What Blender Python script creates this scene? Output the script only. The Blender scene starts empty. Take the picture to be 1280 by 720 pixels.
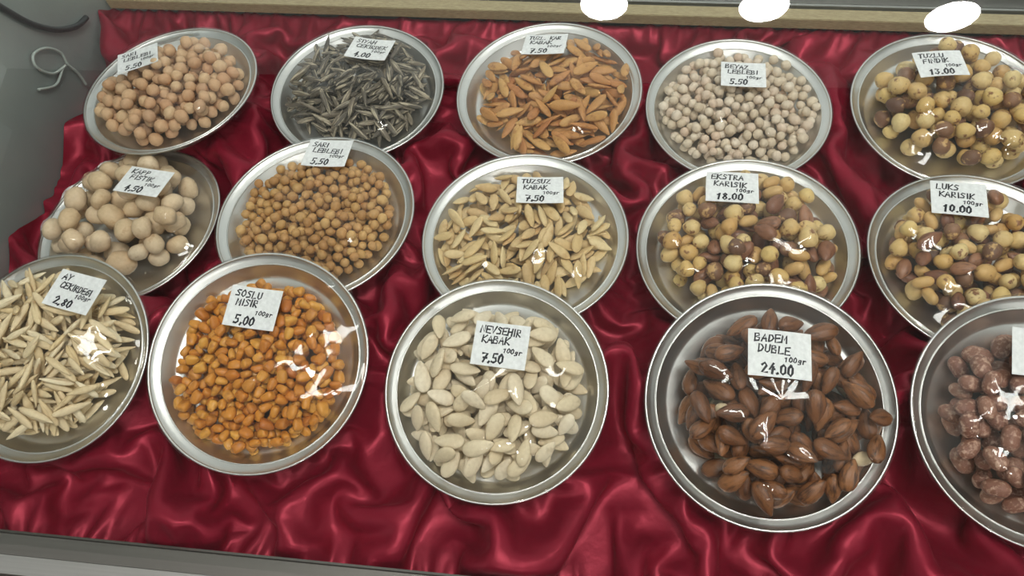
import bpy, bmesh, math, random
import numpy as np
from mathutils import Matrix, Vector

# ------------------------------------------------------------------ camera, world, lights, exposure
SC = bpy.context.scene
COL = SC.collection
CAM = np.array([0.06049, -0.34277, 0.48598])
M = np.array([[0.992163, 0.054528, -0.112427], [0.104213, -0.857529, 0.503769], [-0.06894, -0.511537, -0.856491]])
FPX = 928.0
cam_data = bpy.data.cameras.new('camera')
cam_data.sensor_width = 36.0
cam_data.lens = FPX / 1280.0 * 36.0
cam_data.clip_start = 0.01
cam = bpy.data.objects.new('camera', cam_data)
COL.objects.link(cam)
_r, _u, _b = M @ [1, 0, 0], M @ [0, -1, 0], M @ [0, 0, -1]
cam.matrix_world = Matrix([[_r[i], _u[i], _b[i], CAM[i]] for i in range(3)] + [[0, 0, 0, 1]])
SC.camera = cam
SC.view_settings.view_transform = 'Standard'
SC.view_settings.look = 'None'
SC.view_settings.gamma = 1.0
SC.view_settings.use_curve_mapping = False
SC.view_settings.exposure = -0.08

world = bpy.data.worlds.new('shop_ambient')
SC.world = world
world.use_nodes = True
world.node_tree.nodes['Background'].inputs[0].default_value = (0.80, 0.86, 0.82, 1)
world.node_tree.nodes['Background'].inputs[1].default_value = 0.95

DOWNLIGHT = 110.0      # radiance of a ceiling downlight
CEIL_Z = 1.75

def pix_ray(px, py):
    d = M @ np.array([(px - 640) / FPX, (py - 360) / FPX, 1.0])
    return d / np.linalg.norm(d)

# ------------------------------------------------------------------ helpers
def link(name, me, mat=None, parent=None):
    o = bpy.data.objects.new(name, me)
    COL.objects.link(o)
    if mat is not None and me is not None and not me.materials:
        me.materials.append(mat)
    if parent is not None:
        o.parent = parent
    return o

def tag(o, label=None, cat=None, group=None, kind=None):
    if label: o['label'] = label
    if cat: o['category'] = cat
    if group: o['group'] = group
    if kind: o['kind'] = kind
    return o

def mesh(name, verts, faces, smooth=True):
    me = bpy.data.meshes.new(name)
    me.from_pydata([tuple(map(float, v)) for v in verts], [], [tuple(map(int, f)) for f in faces])
    me.update()
    if smooth:
        me.polygons.foreach_set('use_smooth', [True] * len(me.polygons))
    return me

def grid_faces(ny, nx, closed=False):
    i = np.arange(ny - 1)[:, None] * nx
    j = np.arange(nx if closed else nx - 1)[None, :]
    k = (j + 1) % nx
    return np.stack([i + j, i + k, i + nx + k, i + nx + j], -1).reshape(-1, 4)

def lathe(name, prof, seg=96, closed_profile=True):
    th = np.linspace(0, 2 * math.pi, seg, endpoint=False)
    v = [(r * math.cos(t), r * math.sin(t), z) for r, z in prof for t in th]
    n = len(prof)
    f = grid_faces(n, seg, True).tolist()
    if closed_profile:
        a = (n - 1) * seg
        f += [(a + j, a + (j + 1) % seg, (j + 1) % seg, j) for j in range(seg)]
    return mesh(name, v, f)

def box_mesh(name, x0, x1, y0, y1, z0, z1, bevel=0.0):
    bm = bmesh.new()
    bmesh.ops.create_cube(bm, size=1)
    bmesh.ops.scale(bm, vec=(x1 - x0, y1 - y0, z1 - z0), verts=bm.verts)
    bmesh.ops.translate(bm, vec=((x0 + x1) / 2, (y0 + y1) / 2, (z0 + z1) / 2), verts=bm.verts)
    if bevel:
        bmesh.ops.bevel(bm, geom=bm.edges[:], offset=bevel, segments=2, affect='EDGES')
    me = bpy.data.meshes.new(name)
    bm.to_mesh(me); bm.free()
    return me

def tube_mesh(name, pts, rad, seg=8):
    pts = [Vector(p) for p in pts]
    v, n = [], len(pts)
    up = Vector((0.13, 0.21, 0.97))
    for i, p in enumerate(pts):
        t = (pts[min(i + 1, n - 1)] - pts[max(i - 1, 0)]).normalized()
        a = t.cross(up).normalized(); b = t.cross(a)
        r = rad[i] if hasattr(rad, '__len__') else rad
        for k in range(seg):
            q = 2 * math.pi * k / seg
            v.append(p + a * (r * math.cos(q)) + b * (r * math.sin(q)))
    f = grid_faces(n, seg, True).tolist() + [tuple(range(seg))[::-1], tuple(range((n - 1) * seg, n * seg))]
    return mesh(name, v, f)

# ------------------------------------------------------------------ materials
class NT:
    def __init__(s, name):
        s.m = bpy.data.materials.new(name); s.m.use_nodes = True
        s.t = s.m.node_tree; s.n = s.t.nodes
        s.b = s.n['Principled BSDF']
    def add(s, kind, **kw):
        n = s.n.new(kind)
        for k, v in kw.items():
            if k in n.inputs: n.inputs[k].default_value = v
            else: setattr(n, k, v)
        return n
    def l(s, a, b): s.t.links.new(a, b)
    def ramp(s, fac, stops):
        r = s.n.new('ShaderNodeValToRGB')
        e = r.color_ramp.elements
        while len(e) < len(stops): e.new(0.5)
        for i, (p, c) in enumerate(stops):
            e[i].position = p; e[i].color = (*c, 1)
        s.l(fac, r.inputs[0]); return r.outputs[0]
    def noise(s, coord, scale, detail=3, rough=0.55, vec_scale=None):
        n = s.add('ShaderNodeTexNoise')
        n.inputs['Scale'].default_value = scale; n.inputs['Detail'].default_value = detail
        n.inputs['Roughness'].default_value = rough
        if vec_scale is not None:
            mp = s.add('ShaderNodeMapping'); mp.inputs['Scale'].default_value = vec_scale
            s.l(coord, mp.inputs[0]); coord = mp.outputs[0]
        s.l(coord, n.inputs['Vector']); return n.outputs['Fac']
    def bump(s, h, strength, dist):
        b = s.add('ShaderNodeBump'); b.inputs['Strength'].default_value = strength
        b.inputs['Distance'].default_value = dist; s.l(h, b.inputs['Height'])
        s.l(b.outputs[0], s.b.inputs['Normal']); return b.outputs[0]
    def mix(s, fac, a, b, blend='MIX'):
        n = s.add('ShaderNodeMix', data_type='RGBA', blend_type=blend)
        for sock, v in ((n.inputs[0], fac), (n.inputs[6], a), (n.inputs[7], b)):
            if isinstance(v, (int, float)): sock.default_value = v
            elif isinstance(v, tuple): sock.default_value = (*v, 1)
            else: s.l(v, sock)
        return n.outputs[2]

def srgb(r, g, b):
    f = lambda c: ((c / 255 + 0.055) / 1.055) ** 2.4 if c > 10 else c / 255 / 12.92
    return (f(r), f(g), f(b))

def steel(name, col=(0.60, 0.60, 0.58), rough=0.26, aniso=0.0, scale=(40, 40, 40)):
    t = NT(name); b = t.b
    tc = t.add('ShaderNodeTexCoord')
    b.inputs['Metallic'].default_value = 1.0
    n1 = t.noise(tc.outputs['Object'], 9, 4, 0.6, scale)
    c = t.ramp(n1, [(0.3, tuple(v * 0.90 for v in col)), (0.7, col)])
    t.l(c, b.inputs['Base Color'])
    r = t.add('ShaderNodeMapRange'); r.inputs[3].default_value = rough * 0.8; r.inputs[4].default_value = rough * 1.25
    t.l(n1, r.inputs[0]); t.l(r.outputs[0], b.inputs['Roughness'])
    if aniso:
        tg = t.add('ShaderNodeTangent', direction_type='RADIAL', axis='Z')
        t.l(tg.outputs[0], b.inputs['Tangent']); b.inputs['Anisotropic'].default_value = aniso
    t.bump(n1, 0.08, 0.0006)
    return t.m

def plain(name, col, rough=0.5, metal=0.0, bump=0.0, bscale=60):
    t = NT(name); b = t.b
    tc = t.add('ShaderNodeTexCoord')
    n1 = t.noise(tc.outputs['Object'], bscale, 4)
    t.l(t.ramp(n1, [(0.25, tuple(v * 0.85 for v in col)), (0.75, tuple(min(1, v * 1.08) for v in col))]), b.inputs['Base Color'])
    b.inputs['Roughness'].default_value = rough; b.inputs['Metallic'].default_value = metal
    if bump: t.bump(n1, bump, 0.001)
    return t.m

def emit(name, col, strength):
    t = NT(name)
    t.b.inputs['Base Color'].default_value = (*col, 1)
    t.b.inputs['Emission Color'].default_value = (*col, 1)
    t.b.inputs['Emission Strength'].default_value = strength
    return t.m

def thin_clear(name, ior, rough, bump=0.0, bscale=40, tint=(1, 1, 1)):
    t = NT(name); t.n.remove(t.b)
    out = t.n['Material Output']
    tr = t.add('ShaderNodeBsdfTransparent'); tr.inputs[0].default_value = (*tint, 1)
    gl = t.add('ShaderNodeBsdfGlossy'); gl.inputs['Roughness'].default_value = rough
    # Schlick reflectance of a thin clear sheet, the same from both sides
    f0 = ((ior - 1) / (ior + 1)) ** 2
    f0 = 2 * f0 / (1 + f0)
    lw = t.add('ShaderNodeLayerWeight'); lw.inputs[0].default_value = 0.5
    pw = t.add('ShaderNodeMath', operation='POWER'); pw.inputs[1].default_value = 5.0
    fr = t.add('ShaderNodeMath', operation='MULTIPLY_ADD'); fr.inputs[1].default_value = 1 - f0; fr.inputs[2].default_value = f0
    t.l(lw.outputs['Facing'], pw.inputs[0]); t.l(pw.outputs[0], fr.inputs[0])
    mx = t.add('ShaderNodeMixShader')
    if bump:
        tc = t.add('ShaderNodeTexCoord')
        a = t.noise(tc.outputs['Object'], bscale, 2, 0.5)
        bp = t.add('ShaderNodeBump'); bp.inputs['Strength'].default_value = bump; bp.inputs['Distance'].default_value = 0.002
        t.l(a, bp.inputs['Height']); t.l(bp.outputs[0], gl.inputs['Normal']); t.l(bp.outputs[0], lw.inputs['Normal'])
    t.l(fr.outputs[0], mx.inputs[0]); t.l(tr.outputs[0], mx.inputs[1]); t.l(gl.outputs[0], mx.inputs[2])
    t.l(mx.outputs[0], out.inputs[0])
    return t.m

def nut_mat(name, cols, rough=0.5, spec=0.4, grain=None, gcol=None, gscale=(1, 1, 1), gfreq=250, glo=0.45, ghi=0.62, bump=0.25, coat=0.0):
    """cols: the spread of colours from one nut to the next; grain: streaks or skin patches along the nut's own axes."""
    t = NT(name); b = t.b
    oi = t.add('ShaderNodeObjectInfo'); tc = t.add('ShaderNodeTexCoord')
    base = t.ramp(oi.outputs['Random'], [(i / max(1, len(cols) - 1), c) for i, c in enumerate(cols)])
    ofs = t.add('ShaderNodeVectorMath', operation='ADD')
    sc = t.add('ShaderNodeVectorMath', operation='SCALE'); sc.inputs['Scale'].default_value = 3.7
    cb = t.add('ShaderNodeCombineXYZ')
    for k in range(3): t.l(oi.outputs['Random'], cb.inputs[k])
    t.l(cb.outputs[0], sc.inputs[0]); t.l(tc.outputs['Object'], ofs.inputs[0]); t.l(sc.outputs[0], ofs.inputs[1])
    n1 = t.noise(ofs.outputs[0], gfreq, 3, 0.6, gscale)
    if gcol is not None:
        f = t.add('ShaderNodeMapRange'); f.inputs[1].default_value = glo; f.inputs[2].default_value = ghi
        t.l(n1, f.inputs[0])
        base = t.mix(f.outputs[0], base, gcol)
    n2 = t.noise(ofs.outputs[0], 420, 2)
    base = t.mix(0.35, base, t.ramp(n2, [(0.3, (0.72, 0.66, 0.60)), (0.65, (1, 1, 1))]), 'MULTIPLY')
    t.l(base, b.inputs['Base Color'])
    b.inputs['Roughness'].default_value = rough; b.inputs['Specular IOR Level'].default_value = spec
    b.inputs['Coat Weight'].default_value = coat; b.inputs['Coat Roughness'].default_value = 0.15
    if bump: t.bump(n1, bump, 0.0012)
    return t.m

MAT = {}
MAT['tray'] = steel('brushed_tray_steel', (0.78, 0.78, 0.76), 0.36, 0.4, (1, 1, 1))
MAT['rail'] = steel('rail_steel', (0.22, 0.205, 0.19), 0.45, 0, (1, 60, 60))
MAT['rail_light'] = steel('rail_light_steel', (0.47, 0.45, 0.435), 0.45, 0, (1, 60, 60))
MAT['track'] = steel('track_steel', (0.50, 0.50, 0.48), 0.42, 0, (1, 40, 40))
MAT['side'] = plain('side_panel_grey', (0.27, 0.305, 0.29), 0.32, 0.25, 0, 9)
MAT['deck'] = plain('deck_board', (0.16, 0.10, 0.08), 0.7)
MAT['counter'] = plain('counter_front', (0.08, 0.055, 0.045), 0.5)
MAT['ceiling'] = plain('ceiling_paint', (0.72, 0.72, 0.70), 0.9)
MAT['shadewall'] = plain('dark_shade_wall', (0.07, 0.065, 0.06), 0.8)
MAT['white'] = plain('white_enamel', (0.8, 0.8, 0.78), 0.4)
MAT['black'] = plain('dark_reflection', (0.012, 0.011, 0.013), 0.45)
MAT['reflection_tube'] = plain('pale_reflection', (0.36, 0.40, 0.37), 0.3)
MAT['paper'] = plain('card_paper', (0.83, 0.84, 0.84), 0.8, 0, 0.05, 300)
MAT['ink'] = plain('marker_ink', (0.008, 0.008, 0.014), 0.5)
MAT['glass'] = thin_clear('case_glass', 1.5, 0.0, tint=(0.98, 0.995, 0.985))
MAT['film'] = thin_clear('cling_film', 1.36, 0.05, 0.22, 38)
MAT['lamp'] = emit('downlight_lens', (1.0, 0.97, 0.94), DOWNLIGHT)

def wood_mat():
    t = NT('pale_wood_veneer'); tc = t.add('ShaderNodeTexCoord')
    n1 = t.noise(tc.outputs['Object'], 30, 4, 0.6, (6, 40, 40))
    t.l(t.ramp(n1, [(0.3, srgb(140, 124, 92)), (0.7, srgb(178, 164, 126))]), t.b.inputs['Base Color'])
    t.b.inputs['Roughness'].default_value = 0.45
    return t.m
MAT['wood'] = wood_mat()

def satin_mat():
    t = NT('crimson_satin'); b = t.b; tc = t.add('ShaderNodeTexCoord')
    n1 = t.noise(tc.outputs['Object'], 14, 3)
    t.l(t.ramp(n1, [(0.3, (0.185, 0.005, 0.018)), (0.7, (0.25, 0.008, 0.027))]), b.inputs['Base Color'])
    b.inputs['Roughness'].default_value = 0.40; b.inputs['Specular IOR Level'].default_value = 0.45; b.inputs['Metallic'].default_value = 0.35
    b.inputs['Specular Tint'].default_value = (1.0, 0.55, 0.6, 1)
    b.inputs['Sheen Weight'].default_value = 0.1; b.inputs['Sheen Roughness'].default_value = 0.35
    b.inputs['Sheen Tint'].default_value = (1.0, 0.25, 0.32, 1)
    n2 = t.noise(tc.outputs['Object'], 70, 3)
    t.bump(n2, 0.22, 0.003)
    return t.m
MAT['satin'] = satin_mat()

# ------------------------------------------------------------------ the trays: x, y, z, radius, normal x, normal y, pile centre, pile outline (mm every 22.5 deg), card place, card tilt/turn/size
TRAYS = [
(-0.3391,0.1280,0.016,0.0814,-0.042,0.014,[-0.0024,-0.0019],[69,68,64,63,63,54,60,63,68,69,68,69,67,59,54,60],[-0.0393,0.0292],[-0.083,-0.0523,0.4396,0.0377,0.0318]),
(-0.1718,0.1518,-0.004,0.0817,0.027,-0.063,[-0.0016,0.0043],[64,67,67,61,57,67,69,67,69,68,68,72,70,67,66,64],[0.0065,0.0423],[-0.1871,-0.0091,-0.128,0.0403,0.0314]),
(0.0070,0.1566,-0.004,0.0848,-0.053,-0.060,[0.0018,-0.0015],[71,68,68,73,70,72,77,77,78,80,76,72,71,71,70,71],[-0.0059,0.0479],[-0.2106,-0.0409,-0.0565,0.0401,0.0315]),
(0.1747,0.1423,-0.004,0.0795,-0.021,-0.074,[0.0016,0.0021],[71,69,67,64,62,63,65,67,70,68,69,71,68,68,67,69],[0.0046,0.0286],[-0.118,0.0079,-0.0515,0.0382,0.0308]),
(0.3548,0.1482,-0.004,0.0839,-0.009,-0.076,[0.0006,0.0056],[65,65,66,66,66,68,70,75,75,69,63,61,60,61,63,67],[-0.0079,0.0408],[-0.1066,-0.035,0.0696,0.0385,0.0301]),
(-0.3432,-0.0058,-0.012,0.0816,-0.069,-0.015,[0.0001,0.01],[76,78,67,62,62,68,71,64,60,61,57,58,63,69,70,70],[0.0055,0.0381],[-0.1586,0.1001,-0.1042,0.0401,0.0301]),
(-0.1720,-0.0008,0.006,0.0826,-0.015,-0.018,[0.0039,0.0041],[71,73,71,67,63,64,64,62,61,62,64,62,59,61,69,71],[0.0004,0.0573],[-0.0964,-0.0129,-0.02,0.0385,0.031]),
(0.0021,-0.0120,0.006,0.0815,-0.009,-0.030,[-0.0009,0.0057],[75,76,72,66,61,62,65,71,70,68,64,64,63,63,66,70],[0.0097,0.0382],[-0.1886,0.0305,0.0734,0.0373,0.03]),
(0.1712,-0.0113,0.006,0.0821,-0.095,-0.041,[0.0033,0.0076],[69,67,68,61,61,63,70,67,61,58,59,59,59,59,61,66],[-0.0084,0.048],[-0.116,0.0554,-0.0482,0.0389,0.0306]),
(0.3403,-0.0162,0.006,0.0805,0.007,-0.018,[-0.0017,0.0046],[63,62,64,66,62,60,60,62,63,66,62,61,60,60,60,61],[-0.011,0.0501],[-0.0237,-0.0829,-0.1293,0.0377,0.0304]),
(-0.3371,-0.1453,0.016,0.0779,-0.018,-0.268,[-0.0035,0.0006],[68,67,64,64,64,59,61,60,62,66,66,64,64,66,67,68],[0.016,0.0467],[-0.1993,-0.0184,-0.2019,0.0386,0.0286]),
(-0.1769,-0.1386,0.018,0.0806,0.036,-0.263,[-0.0028,-0.0067],[59,62,63,60,58,60,62,65,65,65,67,69,67,67,67,62],[-0.0058,0.0357],[-0.0507,-0.0303,-0.0755,0.0383,0.03]),
(-0.0042,-0.1471,0.018,0.0773,-0.019,-0.259,[-0.002,-0.0047],[63,61,62,61,59,59,61,62,64,65,67,65,63,62,65,64],[0.0024,0.0279],[0.0228,-0.0569,-0.0731,0.0366,0.0291]),
(0.1771,-0.1455,0.02,0.0808,0.004,-0.304,[0.0056,-0.0045],[65,62,62,63,67,65,64,66,68,65,63,64,65,68,67,66],[0.0045,0.0316],[-0.0983,0.0857,-0.0168,0.039,0.0297]),
(0.3468,-0.1432,0.02,0.0813,-0.022,-0.248,[-0.0052,-0.0036],[60,60,60,60,60,60,60,60,60,60,62,65,62,60,60,60],[-0.0022,0.0401],[0.10,0.10,-0.0548,0.0375,0.029]),
]
DEPTH = 0.0145
def tray_frame(t):
    n = Vector((t[4], t[5], math.sqrt(1 - t[4] ** 2 - t[5] ** 2)))
    x = Vector((1, 0, 0)); x = (x - n * x.dot(n)).normalized(); y = n.cross(x)
    return Matrix(((x.x, y.x, n.x, t[0]), (x.y, y.y, n.y, t[1]), (x.z, y.z, n.z, t[2]), (0, 0, 0, 1)))
def tray_inner(R):      # inner surface: radius -> height below the rim
    return ([0, 0.80 * R, 0.835 * R, 0.895 * R, 0.915 * R, 0.94 * R, 0.985 * R, R], [-DEPTH, -DEPTH, -DEPTH + 0.0012, -0.0052, -0.0040, -0.0036, -0.0012, 0.0])

# ------------------------------------------------------------------ the setting: case shell
def struct(name, me, mat, parent=None):
    o = link(name, me, mat, parent)
    if parent is None: o['kind'] = 'structure'
    return o

struct('floor', box_mesh('shelf_deck', -0.46, 0.5465, -0.262, 0.271, -0.060, -0.048), MAT['deck'])
# steel side panel left of the cloth
struct('wall_right', box_mesh('side_panel_right', 0.547, 0.565, -0.262, 0.255, -0.06, 0.30, 0.001), MAT['side'])
SIDE_A = 0.075
def side_x(y): return -0.447 - math.tan(SIDE_A) * (y + 0.05)
wl = struct('wall_left', box_mesh('side_panel', -0.018, 0.0, -0.225, 0.51, -0.06, 0.30, 0.001), MAT['side'])
wl.matrix_world = Matrix.Translation((side_x(-0.05), -0.05, 0)) @ Matrix.Rotation(SIDE_A, 4, 'Z')
# wooden ledge and sliding door track along the service side
LED = Matrix.Rotation(-0.0225, 4, 'Z')
def ledge(name, me, mat, parent=None):
    o = struct(name, me, mat, parent)
    if parent is None: o.matrix_world = LED
    return o
ledge('trim_1', box_mesh('wood_ledge', -0.476, 0.60, 0.2568, 0.2720, -0.0105, 0.0005, 0.0006), MAT['wood'])
tr = ledge('trim_2', box_mesh('door_track', -0.476, 0.60, 0.2722, 0.40, -0.050, -0.006), MAT['track'])
for k, (y0, h) in enumerate(((0.276, 0.001), (0.288, 0.006), (0.305, 0.006), (0.325, 0.012))):
    ledge('track_rib', box_mesh('track_rib', -0.475, 0.599, y0, y0 + 0.0025, -0.006, h, 0.0005), MAT['track'], tr)
# front rail that holds the glass
def rail_profile(name, pts, mat, parent=None, x0=-0.56, x1=0.62):
    n = len(pts)
    v = [(x, y, z) for x in (x0, x1) for y, z in pts]
    f = [(i, (i + 1) % n, n + (i + 1) % n, n + i) for i in range(n)] + [tuple(range(n))[::-1], tuple(range(n, 2 * n))]
    return struct(name, mesh(name, v, f, False), mat, parent)
rl = rail_profile('trim_3', [(-0.2635, -0.05), (-0.2635, -0.018), (-0.2650, -0.0175), (-0.2655, -0.0205), (-0.2785, -0.0235), (-0.2785, -0.05)], MAT['rail'])
rail_profile('rail_flange', [(-0.2787, -0.05), (-0.2787, -0.0240), (-0.2905, -0.0262), (-0.2905, -0.05)], MAT['rail_light'], rl)
struct('wall_front', box_mesh('counter_front', -0.6, 0.66, -0.330, -0.2907, -0.9, -0.034, 0.002), MAT['counter'])
# slanting front glass
GA = (-0.2725, -0.020); GB = (0.1275, 0.483)
gd = np.array([GB[0] - GA[0], GB[1] - GA[1]]); gd = gd / np.linalg.norm(gd)
GN = np.array([0, -gd[1], gd[0]])           # outward normal of the pane
g = mesh('pane', [(x, y, z) for y, z in (GA, GB) for x in (-0.428 if y < 0 else -0.462, 0.545)], [(0, 1, 3, 2)], False)
struct('window_1', g, MAT['glass'])
# unseen room ceiling, ended short so the rear trays mirror the bright ambient
struct('ceiling', box_mesh('ceiling', -2.6, 2.6, -2.4, 1.0, CEIL_Z, CEIL_Z + 0.05), MAT['ceiling'])

struct('wall_shade_behind', box_mesh('shade_wall', -2.6, 2.6, -2.45, -2.4, -0.9, CEIL_Z + 0.05), MAT['shadewall'])  # unseen dark wall, added to keep low reflections in the glass dark

# ------------------------------------------------------------------ lamps
def glass_to_ceiling(px, py):
    d = pix_ray(px, py)
    a = np.array([0, GA[0], GA[1]])
    t = ((a - CAM) @ GN) / (d @ GN)
    p = CAM + d * t
    r = d - 2 * (d @ GN) * GN
    return p + r * ((CEIL_Z - 0.012 - p[2]) / r[2])
def film_to_ceiling(px, py, k, h=0.001):
    t = TRAYS[k]; F = tray_frame(t); n = np.array([F[i][2] for i in range(3)]); c = np.array([t[0], t[1], t[2]]) + n * h
    d = pix_ray(px, py); p = CAM + d * (((c - CAM) @ n) / (d @ n)); r = d - 2 * (d @ n) * n
    return p + r * ((CEIL_Z - 0.012 - p[2]) / r[2])
lens_me = lathe('downlight_lens', [(0.0005, -0.004), (0.05, -0.004), (0.080, -0.001), (0.081, 0.006), (0.0005, 0.006)], 40)
ring_me = lathe('downlight_ring', [(0.0815, -0.004), (0.094, -0.002), (0.096, 0.0115), (0.0815, 0.0115)], 40)
lens_me.materials.append(MAT['lamp']); ring_me.materials.append(MAT['white'])
spots = [glass_to_ceiling(755, 6), glass_to_ceiling(955, 8), glass_to_ceiling(1190, 21)]
spots.append(film_to_ceiling(845, 450, 13))
for p in spots:
    o = bpy.data.objects.new('downlight_offscreen', None); COL.objects.link(o); o.location = p
    tag(o, 'round recessed downlight set in the shop ceiling', 'lamp', 'ceiling downlights')
    link('lens', lens_me, None, o); link('trim_ring', ring_me, None, o)

MAT['tube'] = emit('batten_tube', (1.0, 0.98, 0.94), 26.0)
for px, py, k, ln in ((945, 383, 13, 0.62), (728, 482, 12, 0.5)):
    p = film_to_ceiling(px, py, k)
    o = bpy.data.objects.new('ceiling_batten_offscreen', None); COL.objects.link(o); o.location = p
    tag(o, 'white fluorescent batten fixed flat on the shop ceiling', 'lamp', 'ceiling battens')
    if k == 12: o.rotation_euler = (0, 0, math.radians(-62))
    link('diffuser', box_mesh('batten_diffuser', -0.06, 0.06, -ln / 2, ln / 2, -0.03, -0.002, 0.004), MAT['tube'], o)
    link('housing', box_mesh('batten_housing', -0.075, 0.075, -ln / 2 - 0.02, ln / 2 + 0.02, -0.002, 0.0118, 0.002), MAT['white'], o)

# ------------------------------------------------------------------ crumpled satin cloth (a small position-based cloth solver)
def tray_bounds(X, Y):
    """highest the cloth may be under the trays, and the propped-up support below each tray"""
    U = np.full(X.shape, 1.0); L = np.full(X.shape, -0.040); E = np.zeros(X.shape)
    for t in TRAYS:
        nx, ny = t[4], t[5]; nz = math.sqrt(1 - nx * nx - ny * ny); R = t[3]
        dx, dy = X - t[0], Y - t[1]
        zp = t[2] - (nx * dx + ny * dy) / nz
        r = np.sqrt(dx ** 2 + dy ** 2 + (zp - t[2]) ** 2)
        rr, zz = tray_inner(R)
        und = np.interp(r, rr, zz) / nz + zp - 0.0028
        U = np.where(r < R * 1.015, np.minimum(U, und), U)
    for t in TRAYS:
        nx, ny = t[4], t[5]; nz = math.sqrt(1 - nx * nx - ny * ny); R = t[3]
        dx, dy = X - t[0], Y - t[1]
        zp = t[2] - (nx * dx + ny * dy) / nz
        r = np.sqrt(dx ** 2 + dy ** 2)
        pad = zp - DEPTH - 0.0035 - 0.9 * np.maximum(0, r - 0.68 * R)
        L = np.where(r < R * 0.98, np.maximum(L, pad), L)
        E = np.maximum(E, (r < R * 0.66))
    L = np.minimum(L, U - 0.0006)
    return L, U, E

def build_cloth():
    rng = np.random.default_rng(11)
    x0, x1, y0, y1 = -0.4735, 0.545, -0.2625, 0.2600
    X3 = None
    for lev, h in enumerate((0.016, 0.008, 0.004)):
        nx, ny = int(round((x1 - x0) / h)) + 1, int(round((y1 - y0) / h)) + 1
        gx, gy = np.meshgrid(np.linspace(x0, x1, nx), np.linspace(y0, y1, ny))
        xl = -0.4465 - math.tan(SIDE_A) * (gy + 0.05)      # the side panel is not quite square to the case
        gx = xl + (gx - x0) / (x1 - x0) * (x1 - xl)
        yb = 0.2615 - 0.0225 * gx                          # the cloth runs back to just under the ledge
        gy = y0 + (gy - y0) / (y1 - y0) * (yb - y0)
        hx, hy = (x1 - x0) / (nx - 1), (y1 - y0) / (ny - 1)
        if X3 is None:
            z = np.zeros_like(gx)
            for q in range(60):
                a = rng.uniform(0, 2 * math.pi); k = 2 * math.pi / rng.uniform(0.05, 0.16)
                z += np.sin(k * (gx * math.cos(a) + gy * math.sin(a)) + rng.uniform(0, 6.28))
            P = np.stack([gx, gy, -0.010 + 0.005 * z], -1)
        else:
            oy, ox = X3.shape[:2]
            fx = np.linspace(0, ox - 1, nx); fy = np.linspace(0, oy - 1, ny)
            ix = np.minimum(fx.astype(int), ox - 2); iy = np.minimum(fy.astype(int), oy - 2)
            tx = (fx - ix)[None, :, None]; ty = (fy - iy)[:, None, None]
            A = X3[iy][:, ix]; B = X3[iy][:, ix + 1]; C = X3[iy + 1][:, ix]; D = X3[iy + 1][:, ix + 1]
            P = (A * (1 - tx) + B * tx) * (1 - ty) + (C * (1 - tx) + D * tx) * ty
            P[..., 2] += rng.normal(0, 0.0004, (ny, nx))
        L0, U0, E0 = tray_bounds(gx, gy)
        ex = 1 + 0.42 * (1 - E0)
        # amount of gathered cloth changes from place to place
        w = np.zeros_like(gx); r2 = np.random.default_rng(5)
        for q in range(14):
            a = r2.uniform(0, 6.28); k = 2 * math.pi / r2.uniform(0.12, 0.35)
            w += np.sin(k * (gx * math.cos(a) + gy * math.sin(a)) + r2.uniform(0, 6.28))
        ex = 1 + (ex - 1) * np.clip(0.85 + 0.22 * w / 1.6, 0.35, 1.35)
        free = (1 - E0)[..., None] * np.ones(3)
        free[:, 0, :2] = 0; free[:, -1, :2] = 0; free[0, :, :2] = 0; free[-1, :, :2] = 0
        fr = np.maximum(free, np.array([0.0, 0.0, 1.0]) * np.ones_like(free))
        def solve(sy, sx, stiff, minfac=None):
            rest0 = math.hypot(sx * hx, sy * hy)
            for par in range(2):
                a_y = slice(0, ny - sy); b_y = slice(sy, ny)
                if sx >= 0: a_x = slice(0, nx - sx); b_x = slice(sx, nx)
                else: a_x = slice(-sx, nx); b_x = slice(0, nx + sx)
                pa, pb = P[a_y, a_x], P[b_y, b_x]
                d = pb - pa
                ln = np.sqrt((d * d).sum(-1)) + 1e-9
                rest = rest0 * 0.5 * (ex[a_y, a_x] + ex[b_y, b_x])
                if minfac is not None:
                    c = np.minimum(0, ln - rest * minfac)
                else:
                    c = ln - rest
                idx = np.arange(ny)[a_y][:, None] // max(1, sy) if sy else None
                if sy: mask = ((np.arange(ny)[a_y] // sy) % 2 == par)[:, None]
                else: mask = ((np.arange(nx)[a_x] // sx) % 2 == par)[None, :]
                m = (0.5 * stiff * c / ln * mask)[..., None] * d
                P[a_y, a_x] += m * fr[a_y, a_x]
                P[b_y, b_x] -= m * fr[b_y, b_x]
        iters = (140, 110, 60)[lev]
        for it in range(iters):
            P[..., 2] -= (0.00025, 0.00012, 0.00005)[lev]
            solve(0, 1, 0.9); solve(1, 0, 0.9)
            solve(1, 1, 0.5); solve(1, -1, 0.5)
            solve(0, 2, 0.6, (.82, .76, .64)[lev]); solve(2, 0, 0.6, (.82, .76, .64)[lev])
            if lev == 2: solve(0, 4, 0.35, 0.68); solve(4, 0, 0.35, 0.68)
            L, U, _ = tray_bounds(P[..., 0], P[..., 1])
            P[..., 2] = np.clip(P[..., 2], L, U)
            P[..., 0] = np.clip(P[..., 0], -0.4465 - math.tan(SIDE_A) * (P[..., 1] + 0.05), x1); P[..., 1] = np.clip(P[..., 1], y0, 0.2615 - 0.0225 * P[..., 0])
            P[..., 2] = np.minimum(P[..., 2], 0.016 + 0.0 * P[..., 2])
            P[0, :, 2] = np.minimum(P[0, :, 2], -0.021)
            P[-1, :, 2] = np.clip(P[-1, :, 2], -0.017, -0.0125)
            P[-2, :, 2] = np.clip(P[-2, :, 2], -0.018, -0.011)
        X3 = P
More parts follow.
